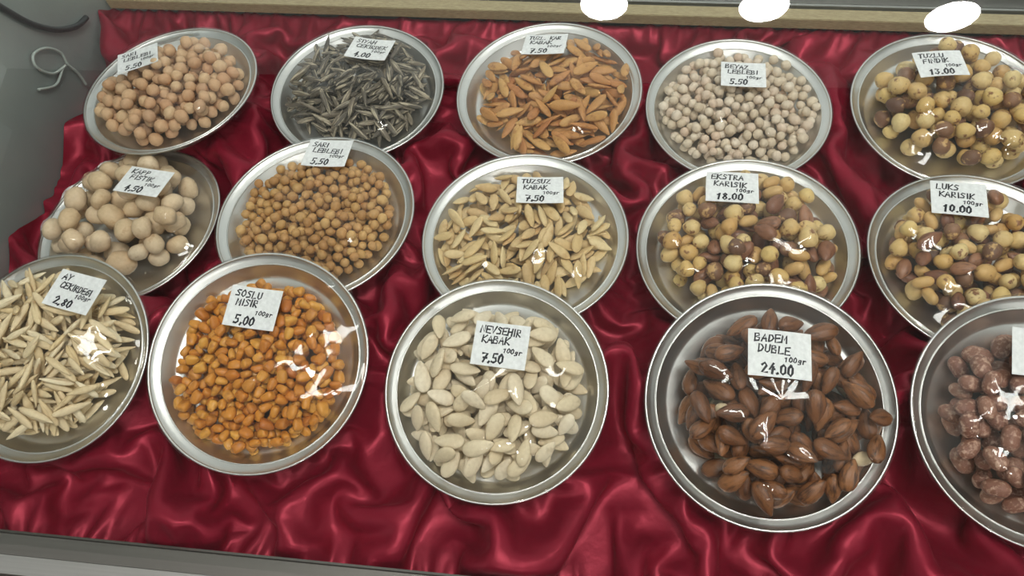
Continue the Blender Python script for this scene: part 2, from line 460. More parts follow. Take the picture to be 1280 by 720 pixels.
    for q in range(1):      # light smoothing of the finest jitter
        S = P.copy()
        S[1:-1, 1:-1] = 0.5 * P[1:-1, 1:-1] + 0.125 * (P[:-2, 1:-1] + P[2:, 1:-1] + P[1:-1, :-2] + P[1:-1, 2:])
        L, U, _ = tray_bounds(S[..., 0], S[..., 1]); S[..., 2] = np.minimum(S[..., 2], U)
        P = S
    ny, nx = P.shape[:2]
    o = link('satin_cloth', mesh('satin_cloth', P.reshape(-1, 3), grid_faces(ny, nx)), MAT['satin'])
    sub = o.modifiers.new('smooth', 'SUBSURF'); sub.levels = 1; sub.render_levels = 1
    tag(o, 'crumpled crimson satin cloth spread under all the steel trays', 'cloth')
build_cloth()

# ------------------------------------------------------------------ the trays
def tray_meshes():
    R = 1.0
    rr, zz = tray_inner(0.082)
    prof = list(zip(rr, zz))
    body = [(0.0006, -DEPTH)] + prof[1:-1] + [(0.0815, -0.0004)]
    out = [(r, z - 0.0009) for r, z in body[::-1]]
    b = lathe('tray_pan', body + out, 112)
    rim = lathe('tray_rim', [(0.0812 + 0.0010 * math.cos(a), -0.0006 + 0.0010 * math.sin(a)) for a in np.linspace(0, 2 * math.pi, 9)[:-1]], 112)
    bead = lathe('tray_bead', [(0.0742 + 0.0007 * math.cos(a), -0.0043 + 0.0007 * math.sin(a)) for a in np.linspace(0, 2 * math.pi, 7)[:-1]], 112)
    for m in (b, rim, bead): m.materials.append(MAT['tray'])
    return b, rim, bead
PAN, RIM, BEAD = tray_meshes()

# ------------------------------------------------------------------ nut and seed shapes, long axis on x, thin axis on z; unit half sizes
def unit_sphere(nu=14, nv=9):
    P = [(-1, 0, 0)]
    for i in range(1, nv):
        a = math.pi * i / nv
        for j in range(nu):
            b = 2 * math.pi * j / nu
            P.append((-math.cos(a), math.sin(a) * math.cos(b), math.sin(a) * math.sin(b)))
    P.append((1, 0, 0))
    F = [(0, 1 + (j + 1) % nu, 1 + j) for j in range(nu)]
    for i in range(nv - 2):
        for j in range(nu):
            a = 1 + i * nu + j; b = 1 + i * nu + (j + 1) % nu
            F.append((a, b, b + nu, a + nu))
    last = len(P) - 1
    F += [(last, last - nu + j, last - nu + (j + 1) % nu) for j in range(nu)]
    return np.array(P), F
US, UF = unit_sphere()
def shape(kind, a, b, c, seed):
    rng = np.random.default_rng(seed)
    P = US.copy(); x, y, z = P[:, 0].copy(), P[:, 1].copy(), P[:, 2].copy()
    def lump(amp, fr):
        s = np.zeros(len(P))
        for q in range(5):
            k = rng.normal(0, fr, 3); s += np.sin(P @ k + rng.uniform(0, 6.28))
        return 1 + amp * s / 2.2
    if kind in ('chick', 'chicksmall'):
        s = lump(0.05, 2.2)
        s += 0.16 * np.exp(-((x - 1) ** 2 + (z - 0.2) ** 2 + y ** 2) / 0.12)
        s -= 0.07 * np.exp(-y ** 2 / 0.02) * (x > -0.2)
        P = P * s[:, None]
    elif kind == 'hazel':
        s = lump(0.03, 2)
        P = P * s[:, None]
        P[:, 0] += 0.22 * np.maximum(0, x - 0.55) / 0.45
        P[:, 0] = np.where(x < -0.8, -0.84, P[:, 0])
    elif kind == 'nugget':
        s = lump(0.09, 1.9); P = P * s[:, None]
        w = 1 - 0.10 * np.exp(-(x / 0.3) ** 2)
        P[:, 1] *= w; P[:, 2] *= w
    elif kind == 'peanut':
        s = lump(0.03, 2.0); P = P * s[:, None]
        w = 1 - 0.12 * np.exp(-(x / 0.35) ** 2); P[:, 1] *= w; P[:, 2] *= w
    elif kind == 'almond':
        t = (x + 1) / 2
        w = 1.06 * np.clip(1 - 0.62 * t ** 2.2, 0, 1) / 0.92
        P[:, 1] = y * w; P[:, 2] = z * w
        P[:, 0] = np.where(x > 0, x ** 0.9 if False else np.sign(x) * np.abs(x) ** 0.95, x)
        P *= lump(0.035, 2.6)[:, None]
    elif kind == 'pumpkin':
        t = (x + 1) / 2
        w = np.clip(1.05 - 0.5 * t ** 1.8, 0, 2)
        P[:, 1] = y * w; P[:, 2] = z * w * (0.8 + 0.2 * (1 - y ** 2))
        P[:, 2] += 0.12 * np.sign(z) * (np.abs(y) > 0.7) * (np.abs(z) > 0.15)
        P[:, 2] += rng.uniform(-0.3, 0.3) * (x ** 2 - 0.4)
        P *= lump(0.025, 2)[:, None]
    elif kind == 'sunflower':
        t = (x + 1) / 2
        w = np.clip(1.12 - 0.62 * t ** 1.5, 0, 2)
        P[:, 1] = y * w; P[:, 2] = z * w
        P[:, 2] += rng.uniform(-0.25, 0.25) * (x ** 2 - 0.4)
        P[:, 1] += rng.uniform(-0.2, 0.2) * (x ** 2 - 0.4)
    elif kind == 'corn':
        e = 0.72
        P = np.sign(P) * np.abs(P) ** e
        P = P / np.maximum(1, np.linalg.norm(P, axis=1) / 1.22)[:, None]
        w = 1.0 - 0.16 * P[:, 0]
        P[:, 1] *= w; P[:, 2] *= 0.9 * w
        P *= lump(0.07, 2.2)[:, None]
        P[:, 0] += 0.2 * np.exp(-((P[:, 1]) ** 2 + P[:, 2] ** 2) / 0.15) * (x < -0.5)
    P = P * np.array([a, b, c])
    return mesh(kind, P, UF)

C = srgb
MAT['chick'] = nut_mat('roasted_chickpea_skin', [C(214, 176, 136), C(205, 160, 122), C(222, 190, 150), C(198, 158, 124)], 0.55, 0.3, bump=0.3)
MAT['chickwhite'] = nut_mat('white_chickpea_skin', [C(224, 208, 184), C(214, 196, 170), C(232, 218, 198), C(216, 190, 166)], 0.6, 0.3, bump=0.25)
MAT['chickyellow'] = nut_mat('yellow_chickpea_skin', [C(198, 156, 96), C(180, 132, 78), C(212, 172, 112), C(190, 140, 86)], 0.5, 0.35, bump=0.35)
MAT['sunblack'] = nut_mat('striped_sunflower_hull', [C(112, 104, 92), C(84, 78, 70), C(134, 122, 104)], 0.5, 0.35, True, C(190, 178, 154), (0.12, 1.6, 0.4), 420, 0.52, 0.60, 0.2)
MAT['sunwhite'] = nut_mat('pale_sunflower_hull', [C(236, 216, 178), C(226, 202, 158), C(242, 228, 196), C(230, 204, 154)], 0.55, 0.3, True, C(178, 146, 106), (0.12, 1.6, 0.4), 330, 0.58, 0.72, 0.2)
MAT['pumpbrown'] = nut_mat('roasted_pumpkin_hull', [C(206, 156, 92), C(190, 130, 76), C(216, 172, 108), C(184, 120, 70)], 0.5, 0.35, True, C(156, 98, 52), (1, 1, 1), 130, 0.55, 0.75, 0.15)
MAT['pumppale'] = nut_mat('pale_pumpkin_hull', [C(222, 196, 144), C(212, 180, 126), C(230, 208, 160), C(206, 170, 118)], 0.5, 0.35, True, C(190, 148, 96), (1, 1, 1), 130, 0.6, 0.8, 0.15)
MAT['pumpwhite'] = nut_mat('white_pumpkin_hull', [C(232, 216, 186), C(224, 206, 172), C(238, 224, 198), C(218, 198, 164)], 0.55, 0.35, True, C(196, 178, 148), (1, 1, 1), 130, 0.6, 0.8, 0.15)
MAT['hazel'] = nut_mat('blanched_hazelnut', [C(226, 196, 128), C(212, 172, 104), C(232, 208, 150), C(204, 160, 96)], 0.45, 0.4, True, C(138, 92, 58), (1, 1, 1), 150, 0.58, 0.66, 0.2)
MAT['hazelskin'] = nut_mat('hazelnut_in_skin', [C(120, 84, 62), C(148, 108, 78), C(104, 74, 60)], 0.5, 0.4, True, C(206, 168, 112), (1, 1, 1), 160, 0.56, 0.63, 0.25)
MAT['nugget'] = nut_mat('cream_coated_peanut', [C(226, 202, 166), C(216, 188, 150), C(232, 212, 182), C(222, 192, 154)], 0.5, 0.35, True, C(190, 152, 112), (1, 1, 1), 110, 0.60, 0.78, 0.2)
MAT['corn'] = nut_mat('sauced_corn_kernel', [C(216, 146, 52), C(200, 122, 38), C(226, 166, 70), C(184, 106, 38)], 0.38, 0.45, True, C(164, 96, 36), (1, 1, 1), 140, 0.55, 0.75, 0.3)
MAT['almond'] = nut_mat('roasted_almond_skin', [C(138, 88, 52), C(120, 74, 42), C(152, 100, 60), C(106, 64, 38)], 0.42, 0.45, True, C(78, 46, 26), (0.25, 1.3, 1.3), 300, 0.48, 0.66, 0.6)
MAT['almondmix'] = nut_mat('mixed_almond_skin', [C(148, 100, 70), C(126, 82, 60), C(164, 116, 84)], 0.42, 0.45, True, C(92, 58, 44), (0.25, 1.3, 1.3), 300, 0.52, 0.7, 0.3)
MAT['almondrosy'] = nut_mat('salted_almond_skin', [C(150, 104, 84), C(132, 88, 72), C(168, 122, 100), C(120, 80, 66)], 0.5, 0.4, True, C(206, 170, 148), (1, 1, 1), 330, 0.50, 0.68, 0.7)
MAT['peanut'] = nut_mat('roasted_peanut', [C(216, 178, 116), C(202, 160, 98), C(224, 190, 132)], 0.45, 0.4, bump=0.2)
MAT['sliver'] = nut_mat('blanched_almond', [C(232, 214, 180), C(224, 202, 164)], 0.45, 0.35, bump=0.15)

# sort of nut: shape, half sizes (m), material, name, label, category, share, flatness
def sort(sh, a, b, c, mat, name, label, cat, share=1.0, flat=1):
    return dict(sh=sh, a=a / 1000, b=b / 1000, c=c / 1000, mat=mat, name=name, label=label, cat=cat, share=share, flat=flat)
CONTENT = [
 dict(n=205, hm=.010, what='large tan roasted chickpeas', s=[sort('chick', 5.7, 5.3, 5.2, 'chick', 'roasted_chickpea', 'large tan roasted chickpea in the tray beside the steel side panel', 'chickpea', 1, 0)]),
 dict(n=350, hm=.008, what='black striped sunflower seeds', s=[sort('sunflower', 11.2, 2.7, 1.9, 'sunblack', 'striped_sunflower_seed', 'dark grey striped sunflower seed heaped in a steel tray', 'sunflower seed')]),
 dict(n=200, hm=.008, what='orange brown roasted pumpkin seeds', s=[sort('pumpkin', 12, 4.5, 2.2, 'pumpbrown', 'roasted_pumpkin_seed', 'orange brown roasted pumpkin seed heaped by the wooden ledge', 'pumpkin seed')]),
 dict(n=340, hm=.009, what='small white roasted chickpeas', s=[sort('chicksmall', 4.3, 4.1, 4.0, 'chickwhite', 'white_chickpea', 'small white roasted chickpea in a tray by the wooden ledge', 'chickpea', 1, 0)]),
 dict(n=120, hm=.008, what='roasted hazelnuts', s=[sort('hazel', 7.2, 6.9, 6.8, 'hazel', 'blanched_hazelnut', 'pale yellow blanched hazelnut in the all-hazelnut tray', 'hazelnut', .66, 0), sort('hazel', 6.9, 6.6, 6.5, 'hazelskin', 'brown_hazelnut', 'brown hazelnut with skin left on in the all-hazelnut tray', 'hazelnut', .34, 0)]),
 dict(n=66, hm=.010, what='large cream coated peanuts', s=[sort('nugget', 10.2, 8.6, 8.4, 'nugget', 'coated_peanut', 'large lumpy cream coated peanut in a steel tray', 'peanut', 1, 0)]),
 dict(n=390, hm=.010, what='small golden brown chickpeas', s=[sort('chicksmall', 4.1, 3.8, 3.8, 'chickyellow', 'golden_chickpea', 'small golden brown roasted chickpea in a bright steel tray', 'chickpea', 1, 0)]),
 dict(n=240, hm=.008, what='pale yellow pumpkin seeds', s=[sort('pumpkin', 10, 4.1, 2.0, 'pumppale', 'pale_pumpkin_seed', 'pale yellow pumpkin seed heaped in a bright steel tray', 'pumpkin seed')]),
 dict(n=165, hm=.009, what='mixed nuts behind the dark almonds', s=[sort('hazel', 6.4, 6.2, 6.0, 'hazel', 'mixed_hazelnut', 'pale hazelnut among mixed nuts in the tray behind the almonds', 'hazelnut', .45, 0), sort('almond', 9.5, 5.6, 4.2, 'almondmix', 'mixed_almond', 'brown almond among mixed nuts in the tray behind the almonds', 'almond', .25), sort('peanut', 7.6, 4.8, 4.6, 'peanut', 'mixed_peanut', 'golden peanut among mixed nuts in the tray behind the almonds', 'peanut', .2, 0), sort('hazel', 6.2, 6.0, 5.9, 'hazelskin', 'mixed_brown_hazelnut', 'dark skinned hazelnut among mixed nuts behind the almonds', 'hazelnut', .1, 0)]),
 dict(n=150, hm=.009, what='mixed nuts behind the rosy almonds', s=[sort('hazel', 6.4, 6.2, 6.0, 'hazel', 'mixed_hazelnut', 'pale hazelnut among mixed nuts in the tray behind the rosy almonds', 'hazelnut', .42, 0), sort('almond', 9.5, 5.6, 4.2, 'almondmix', 'mixed_almond', 'brown almond among mixed nuts in the tray behind the rosy almonds', 'almond', .30), sort('peanut', 7.6, 4.8, 4.6, 'peanut', 'mixed_peanut', 'golden peanut among mixed nuts in the tray behind the rosy almonds', 'peanut', .18, 0), sort('hazel', 6.2, 6.0, 5.9, 'hazelskin', 'mixed_brown_hazelnut', 'dark skinned hazelnut among mixed nuts behind the rosy almonds', 'hazelnut', .1, 0)]),
 dict(n=470, hm=.012, what='cream sunflower seeds', s=[sort('sunflower', 11.2, 2.9, 1.9, 'sunwhite', 'cream_sunflower_seed', 'cream coloured long sunflower seed heaped in a steel tray', 'sunflower seed')]),
 dict(n=450, hm=.010, what='orange sauced corn kernels', s=[sort('corn', 4.6, 3.5, 3.1, 'corn', 'corn_kernel', 'orange sauced crunchy corn kernel in a steel tray', 'corn kernel', 1, 0)]),
 dict(n=235, hm=.012, what='white pumpkin seeds', s=[sort('pumpkin', 9.9, 5.5, 2.6, 'pumpwhite', 'white_pumpkin_seed', 'large chalky white pumpkin seed heaped in a steel tray', 'pumpkin seed')]),
 dict(n=165, hm=.012, what='dark brown almonds', s=[sort('almond', 10.6, 5.9, 4.4, 'almond', 'roasted_almond', 'dark brown roasted almond in the all-almond tray', 'almond', .985), sort('almond', 9.5, 5.2, 3.4, 'sliver', 'blanched_almond', 'peeled white almond among the dark brown almonds', 'almond', .015)]),
 dict(n=150, hm=.011, what='rosy salted almonds', s=[sort('peanut', 8.0, 5.9, 5.4, 'almondrosy', 'salted_almond', 'rosy brown salt dusted almond in a steel tray', 'almond', .93), sort('hazel', 5.9, 5.7, 5.6, 'hazel', 'stray_hazelnut', 'yellow hazelnut lying among the rosy salted almonds', 'hazelnut', .07, 0)]),
]

RES = 0.0009
def rot_xyz(yaw, tilt_x, tilt_y, spin):
    cz, sz = math.cos(yaw), math.sin(yaw)
    Rz = np.array([[cz, -sz, 0], [sz, cz, 0], [0, 0, 1]])
    c, s = math.cos(spin), math.sin(spin)
    Rx = np.array([[1, 0, 0], [0, c, -s], [0, s, c]])
    n = np.array([-tilt_x, -tilt_y, 1.0]); n /= np.linalg.norm(n)
    v = np.cross([0, 0, 1.0], n); cc = n[2]
    K = np.array([[0, -v[2], v[1]], [v[2], 0, -v[0]], [-v[1], v[0], 0]])
    return (np.eye(3) + K + K @ K / (1 + cc)) @ Rz @ Rx

def heap(k):
    """drop the nuts one by one on a height map of the tray; returns (sort index, place, rotation) and the height map"""
    t, cn = TRAYS[k], CONTENT[k]; R = t[3]
    rng = np.random.default_rng(100 + k)
    N = int(2 * R / RES) + 9; half = N // 2
    ax = (np.arange(N) - half) * RES
    GX, GY = np.meshgrid(ax, ax)
    rr, zz = tray_inner(R)
    H = np.interp(np.hypot(GX, GY), rr, zz); H[np.hypot(GX, GY) > R] = 0.02
    own = np.full(H.shape, -1)
    cx, cy = t[6]; pol = np.array(t[7]) / 1000.0
    ang = np.linspace(-math.pi, math.pi, 16, endpoint=False)
    sh = np.cumsum([s['share'] for s in cn['s']]); sh = sh / sh[-1]
    items = []
    for i in range(cn['n']):
        si = int(np.searchsorted(sh, rng.uniform())); s = cn['s'][si]
        sc = rng.normal(1, 0.07); sc = min(1.18, max(0.82, sc))
        if s['sh'] == 'nugget': sc *= rng.uniform(0.8, 1.12)
        ab = np.array([s['a'], s['b'], s['c']]) * sc
        best = None
        for q in range(14):
            th = rng.uniform(-math.pi, math.pi); lim = np.interp(th, ang, pol, period=2 * math.pi)
            marg = 0.55 * s['a'] + 0.2 * s['b'] if s['flat'] else 0.9 * s['b']
            lim = lim - marg
            u = math.sqrt(rng.uniform()); x = cx + u * lim * math.cos(th); y = cy + u * lim * math.sin(th)
            ix, iy = int(round(x / RES)) + half, int(round(y / RES)) + half
            w = max(2, int(0.7 * s['b'] / RES))
            hh = H[iy - w:iy + w + 1, ix - w:ix + w + 1]
            if s['flat']:
                gxx = (hh[:, w + 1:].mean() - hh[:, :w].mean()) / (w * RES)
                gyy = (hh[w + 1:].mean() - hh[:w].mean()) / (w * RES)
                gxx = np.clip(gxx, -.7, .7) * .75 + rng.normal(0, .10); gyy = np.clip(gyy, -.7, .7) * .75 + rng.normal(0, .10)
                Rm = rot_xyz(rng.uniform(0, 6.283), gxx, gyy, rng.normal(0, .25) + (math.pi if rng.uniform() < .5 else 0))
            else:
                Rm = rot_xyz(rng.uniform(0, 6.283), rng.normal(0, .5), rng.normal(0, .5), rng.uniform(0, 6.283))
            S = Rm @ np.diag(ab ** 2) @ Rm.T; A = np.linalg.inv(S)
            ex, ey = math.sqrt(S[0, 0]), math.sqrt(S[1, 1])
            i0, i1 = int(math.ceil((x - ex) / RES)) + half, int((x + ex) / RES) + half
            j0, j1 = int(math.ceil((y - ey) / RES)) + half, int((y + ey) / RES) + half
            if i0 < 0 or j0 < 0 or i1 >= N or j1 >= N: continue
            dx = (ax[i0:i1 + 1] - x)[None, :]; dy = (ax[j0:j1 + 1] - y)[:, None]
            B = A[0, 2] * dx + A[1, 2] * dy
            Cc = A[0, 0] * dx ** 2 + 2 * A[0, 1] * dx * dy + A[1, 1] * dy ** 2 - 1
            D = B * B - A[2, 2] * Cc
            ok = D > 0
            sq = np.sqrt(np.where(ok, D, 0))
            lo = (-B - sq) / A[2, 2]; up = (-B + sq) / A[2, 2]
            sub = H[j0:j1 + 1, i0:i1 + 1]
            gap = np.where(ok, sub - lo, -1)
            z = gap.max()
            score = z + cn['hm'] * u ** 2 * 0.9
            if best is None or score < best[0]:
                best = (score, x, y, z, Rm, (slice(j0, j1 + 1), slice(i0, i1 + 1)), ok, up, ab, sc)
        if best is None: continue
        _, x, y, z, Rm, sl, ok, up, ab, sc = best
        z -= 0.06 * ab[2]
        new = np.where(ok, up + z, -1)
        top = new > H[sl]
        own[sl] = np.where(top, len(items), own[sl])
        H[sl] = np.maximum(H[sl], new)
        items.append((si, x, y, z, Rm, sc))
    vis = np.bincount(own[own >= 0].ravel(), minlength=len(items))
    return items, vis, H, ax

def taut(H, ax, R):
    """cling film: a taut skin pulled over the heap and the rim"""
    st = 2; a = ax[::st]
    h = H[::st, ::st].copy()
    for i, j in ((0, 1), (1, 0), (1, 1)):
        q = H[i::st, j::st]; h[:q.shape[0], :q.shape[1]] = np.maximum(h[:q.shape[0], :q.shape[1]], q)
    GX, GY = np.meshgrid(a, a); r = np.hypot(GX, GY)
    rimz = 0.0012
    fix = r > R * 0.985
    obs = np.where(fix, rimz, h + 0.0014)
    Z = np.maximum(obs, rimz * 1.0)
    Z[:] = np.where(fix, rimz, np.maximum(obs, -0.001))
    for it in range(220):
        A = Z.copy()
        A[1:-1, 1:-1] = 0.25 * (Z[:-2, 1:-1] + Z[2:, 1:-1] + Z[1:-1, :-2] + Z[1:-1, 2:])
        Z = np.where(fix, rimz, np.maximum(A, obs))
    for it in range(3):
        A = Z.copy()
        A[1:-1, 1:-1] = 0.25 * (Z[:-2, 1:-1] + Z[2:, 1:-1] + Z[1:-1, :-2] + Z[1:-1, 2:])
        Z = np.where(fix, rimz, np.maximum(A, obs - 0.0004))
    return Z, a

def samp(Z, a, x, y):
    d = a[1] - a[0]; fx = np.clip((x - a[0]) / d, 0, len(a) - 1.001); fy = np.clip((y - a[0]) / d, 0, len(a) - 1.001)
    ix, iy = fx.astype(int), fy.astype(int); tx, ty = fx - ix, fy - iy
    return (Z[iy, ix] * (1 - tx) + Z[iy, ix + 1] * tx) * (1 - ty) + (Z[iy + 1, ix] * (1 - tx) + Z[iy + 1, ix + 1] * tx) * ty

# ------------------------------------------------------------------ handwriting: strokes of a marker pen
FONT = {
'A': [[(0,0),(.5,1),(1,0)],[(.2,.38),(.85,.38)]], 'B': [[(0,0),(0,1),(.7,.95),(.8,.75),(.1,.52),(.9,.4),(.85,.05),(0,0)]], 'C': [[(.95,.85),(.5,1),(.05,.6),(.1,.15),(.55,0),(1,.15)]],
'D': [[(.1,0),(.1,1),(.7,.9),(1,.5),(.7,.1),(.1,0)]], 'O': [[(.5,1),(.08,.7),(.1,.2),(.5,0),(.92,.25),(.9,.78),(.5,1)]], 'E': [[(.95,1),(.05,1),(.05,0),(1,0)],[(.05,.52),(.8,.52)]], 'F': [[(.95,1),(.05,1),(.05,0)],[(.05,.5),(.75,.5)]],
'G': [[(.95,.85),(.5,1),(.05,.6),(.1,.1),(.6,0),(.95,.2),(.95,.45),(.6,.45)]], 'I': [[(.5,0),(.5,1)]], 'K': [[(.05,0),(.05,1)],[(.95,1),(.1,.45),(1,0)]],
'L': [[(.1,1),(.05,0),(.9,.05)]], 'M': [[(0,0),(.1,1),(.5,.35),(.9,1),(1,0)]], 'N': [[(0,0),(.05,1),(.9,.05),(.95,1)]], 'P': [[(.1,0),(.1,1),(.8,.95),(.9,.6),(.1,.45)]],
'R': [[(.1,0),(.1,1),(.8,.95),(.85,.6),(.1,.5),(.95,0)]], 'S': [[(.95,.9),(.4,1),(.1,.75),(.85,.4),(.8,.08),(.05,.03)]], 'T': [[(0,1),(1,1)],[(.5,1),(.45,0)]],
'U': [[(.05,1),(.05,.2),(.45,0),(.9,.2),(.95,1)]], 'V': [[(0,1),(.45,0),(1,1)]], 'Y': [[(0,1),(.5,.5),(1,1)],[(.5,.5),(.4,0)]], 'Z': [[(.05,1),(.95,1),(.05,0),(1,0)]], 'H': [[(.05,0),(.05,1)],[(.95,0),(.95,1)],[(.05,.5),(.95,.5)]],
'0': [[(.5,1),(.1,.75),(.1,.2),(.5,0),(.9,.25),(.88,.78),(.5,1)]], '1': [[(.2,.75),(.6,1),(.5,0)]], '2': [[(.1,.8),(.5,1),(.9,.75),(.1,0),(1,.05)]], '3': [[(.1,.95),(.85,.9),(.4,.55),(.9,.3),(.5,0),(.05,.1)]],
'4': [[(.7,1),(.05,.35),(1,.4)],[(.75,.65),(.65,0)]], '5': [[(.95,1),(.2,1),(.15,.55),(.75,.6),(.9,.25),(.5,0),(.05,.08)]], '7': [[(.05,1),(.95,1),(.35,0)],[(.3,.5),(.85,.5)]], '8': [[(.5,.52),(.15,.8),(.5,1),(.85,.8),(.5,.52),(.1,.22),(.5,0),(.9,.22),(.5,.52)]],
'g': [[(.85,.6),(.3,.65),(.15,.3),(.5,.1),(.85,.35),(.85,.6),(.8,-.2),(.2,-.25)]], 'r': [[(.2,.05),(.25,.65)],[(.25,.45),(.6,.68),(.95,.6)]], '.': [[(.3,.0),(.5,.08)]], 'n': [[(.1,0),(.15,.6),(.6,.6),(.8,0)]],
}
def writing(text, x, y, hgt, wid, rng, pen):
    V, F = [], []
    cw = wid / max(1, len(text)); cx = x
    slope = rng.uniform(-.06, .02)
    for ch in text:
        adv = cw * (0.55 if ch in '.I' else 1)
        for st in FONT.get(ch, []):
            pts = [(cx + (px * 0.74 + 0.12 * py) * adv + rng.normal(0, .02) * cw, y + slope * (cx - x) + py * hgt + rng.normal(0, .03) * hgt) for px, py in st]
            # one ribbon for each stroke
            L, Rr = [], []
            for i, p in enumerate(pts):
                a = pts[max(0, i - 1)]; b = pts[min(len(pts) - 1, i + 1)]
                dx, dy = b[0] - a[0], b[1] - a[1]; l = math.hypot(dx, dy) + 1e-9
                pw = pen * rng.uniform(.42, .58)
                ex = 0
                if i == 0: ex = -pw
                if i == len(pts) - 1: ex = pw
                p = (p[0] + dx / l * ex, p[1] + dy / l * ex)
                L.append((p[0] - dy / l * pw, p[1] + dx / l * pw)); Rr.append((p[0] + dy / l * pw, p[1] - dx / l * pw))
            b0 = len(V)
            V += [(q[0], q[1], 0.00042) for q in L] + [(q[0], q[1], 0.00042) for q in Rr]
            n = len(L)
            F += [(b0 + i, b0 + n + i, b0 + n + i + 1, b0 + i + 1) for i in range(n - 1)]
        cx += adv
    return V, F
CARD_TEXT = [
 (['SARI', 'LEBLEBI'], '5.50'), (['SIYAH', 'CEKIRDEK'], '4.00'), (['TUZL. KAR', 'KABAK'], '7.50'), (['BEYAZ', 'LEBLEBI'], '5.50'), (['TUZLU', 'FINDIK'], '13.00'),
 (['KAPP', 'FISTIK'], '4.50'), (['SARI', 'LEBLEBI'], '5.50'), (['TUZSUZ', 'KABAK'], '7.50'), (['EKSTRA', 'KARISIK'], '18.00'), (['LUKS', 'KARISIK'], '10.00'),
 (['AY', 'CEKIRDEGI'], '2.80'), (['SOSLU', 'MISIR'], '5.00'), (['NEVSEHIR', 'KABAK'], '7.50'), (['BADEM', 'DUBLE'], '24.00'), ([], '')]

def card(k, F, Z, a):
    t = TRAYS[k]; rx, ry, rz, w, h = t[9]; cx, cy = t[8]
    rng = random.Random(k + 3); rr = np.random.default_rng(k + 40)
    A = Matrix.Rotation(rx, 4, 'X') @ Matrix.Rotation(ry, 4, 'Y') @ Matrix.Rotation(rz, 4, 'Z')
    # a very slightly curled sheet
    nx, ny = 9, 7; bend = rr.uniform(-.0012, .0012)
    V = []
    for j in range(ny):
        for i in range(nx):
            u, v = i / (nx - 1) - .5, j / (ny - 1) - .5
            V.append((u * w, v * h, bend * (4 * u * u - .33)))
    zc = lambda x: bend * (4 * (x / w) ** 2 - .33)
    n = len(V)
    V2 = V + [(x, y, z - .0003) for x, y, z in V]
    F1 = grid_faces(ny, nx).tolist(); F2 = [tuple(q + n for q in f[::-1]) for f in F1]
    edge = [i for i in range(nx)] + [j * nx + nx - 1 for j in range(1, ny)] + [(ny - 1) * nx + i for i in range(nx - 2, -1, -1)] + [j * nx for j in range(ny - 2, 0, -1)]
    F3 = [(edge[i], edge[i] + n, edge[(i + 1) % len(edge)] + n, edge[(i + 1) % len(edge)]) for i in range(len(edge))]
    # let the card down until it touches the film below it
    dense = [(u * w, v * h, 0.0) for u in np.linspace(-.5, .5, 31) for v in np.linspace(-.5, .5, 25)]
    loc = np.array([(A @ Vector(p)).to_tuple() for p in dense]) + np.array([cx, cy, 0])
    rad = np.hypot(loc[:, 0], loc[:, 1])
    zf = np.where(rad < t[3], samp(Z, a, loc[:, 0], loc[:, 1]), -0.01)
    dz = (zf - loc[:, 2]).max() + 0.0010
    # keep the card on its line of sight while it is let down
    Fi = F.inverted(); cl = np.array((Fi @ Vector(CAM)).to_tuple())
    p0 = np.array([cx, cy, 0.009]); d = cl - p0; s = (dz - 0.009) / d[2]; p1 = p0 + d * s
    o = bpy.data.objects.new('price_card', None); COL.objects.link(o)
    o.matrix_world = F @ Matrix.Translation(Vector(p1)) @ A
    cm = mesh('price_card_sheet', V2, F1 + F2 + F3, False)
    sheet = link('sheet', cm, MAT['paper'], o)
    lines, price = CARD_TEXT[k]
    rows = []
    if lines:
        y = h * .25
        for li, tx in enumerate(lines):
            rows.append((tx, -w * .40 + w * .05 * li, y, h * .155, min(w * .80, w * .105 * len(tx)), .00105)); y -= h * .225
        rows.append(('100gr', w * .06, -h * .155, h * .10, w * .36, .0008))
        rows.append((price, -w * .30, -h * .42, h * .20, w * .115 * len(price), .00145))
    for tx, x, y, hg, wd, pen in rows:
        Vw, Fw = writing(tx, x, y, hg, wd, rr, pen)
        Vw = [(q[0], q[1], zc(q[0]) + .00012) for q in Vw]
        link('handwritten_line', mesh('handwritten_line', Vw, Fw, False), MAT['ink'], sheet)
    what = CONTENT[k]['what']
    if lines: tag(o, f'white handwritten price card lying on the tray of {what}', 'price card', 'handwritten price cards')
    else: tag(o, f'white price card lying on the tray of {what}', 'price card', 'handwritten price cards')
    return o

# ------------------------------------------------------------------ fill the trays
random.seed(4)
VARIANTS = {}
def variants(s):
    key = (s['sh'], s['a'], s['b'], s['c'], s['mat'])
    if key not in VARIANTS:
        VARIANTS[key] = [shape(s['sh'], s['a'], s['b'], s['c'], 7 * q + len(VARIANTS)) for q in range(4)]
        for me in VARIANTS[key]: me.materials.append(MAT[s['mat']]); me.name = s['name']
    return VARIANTS[key]

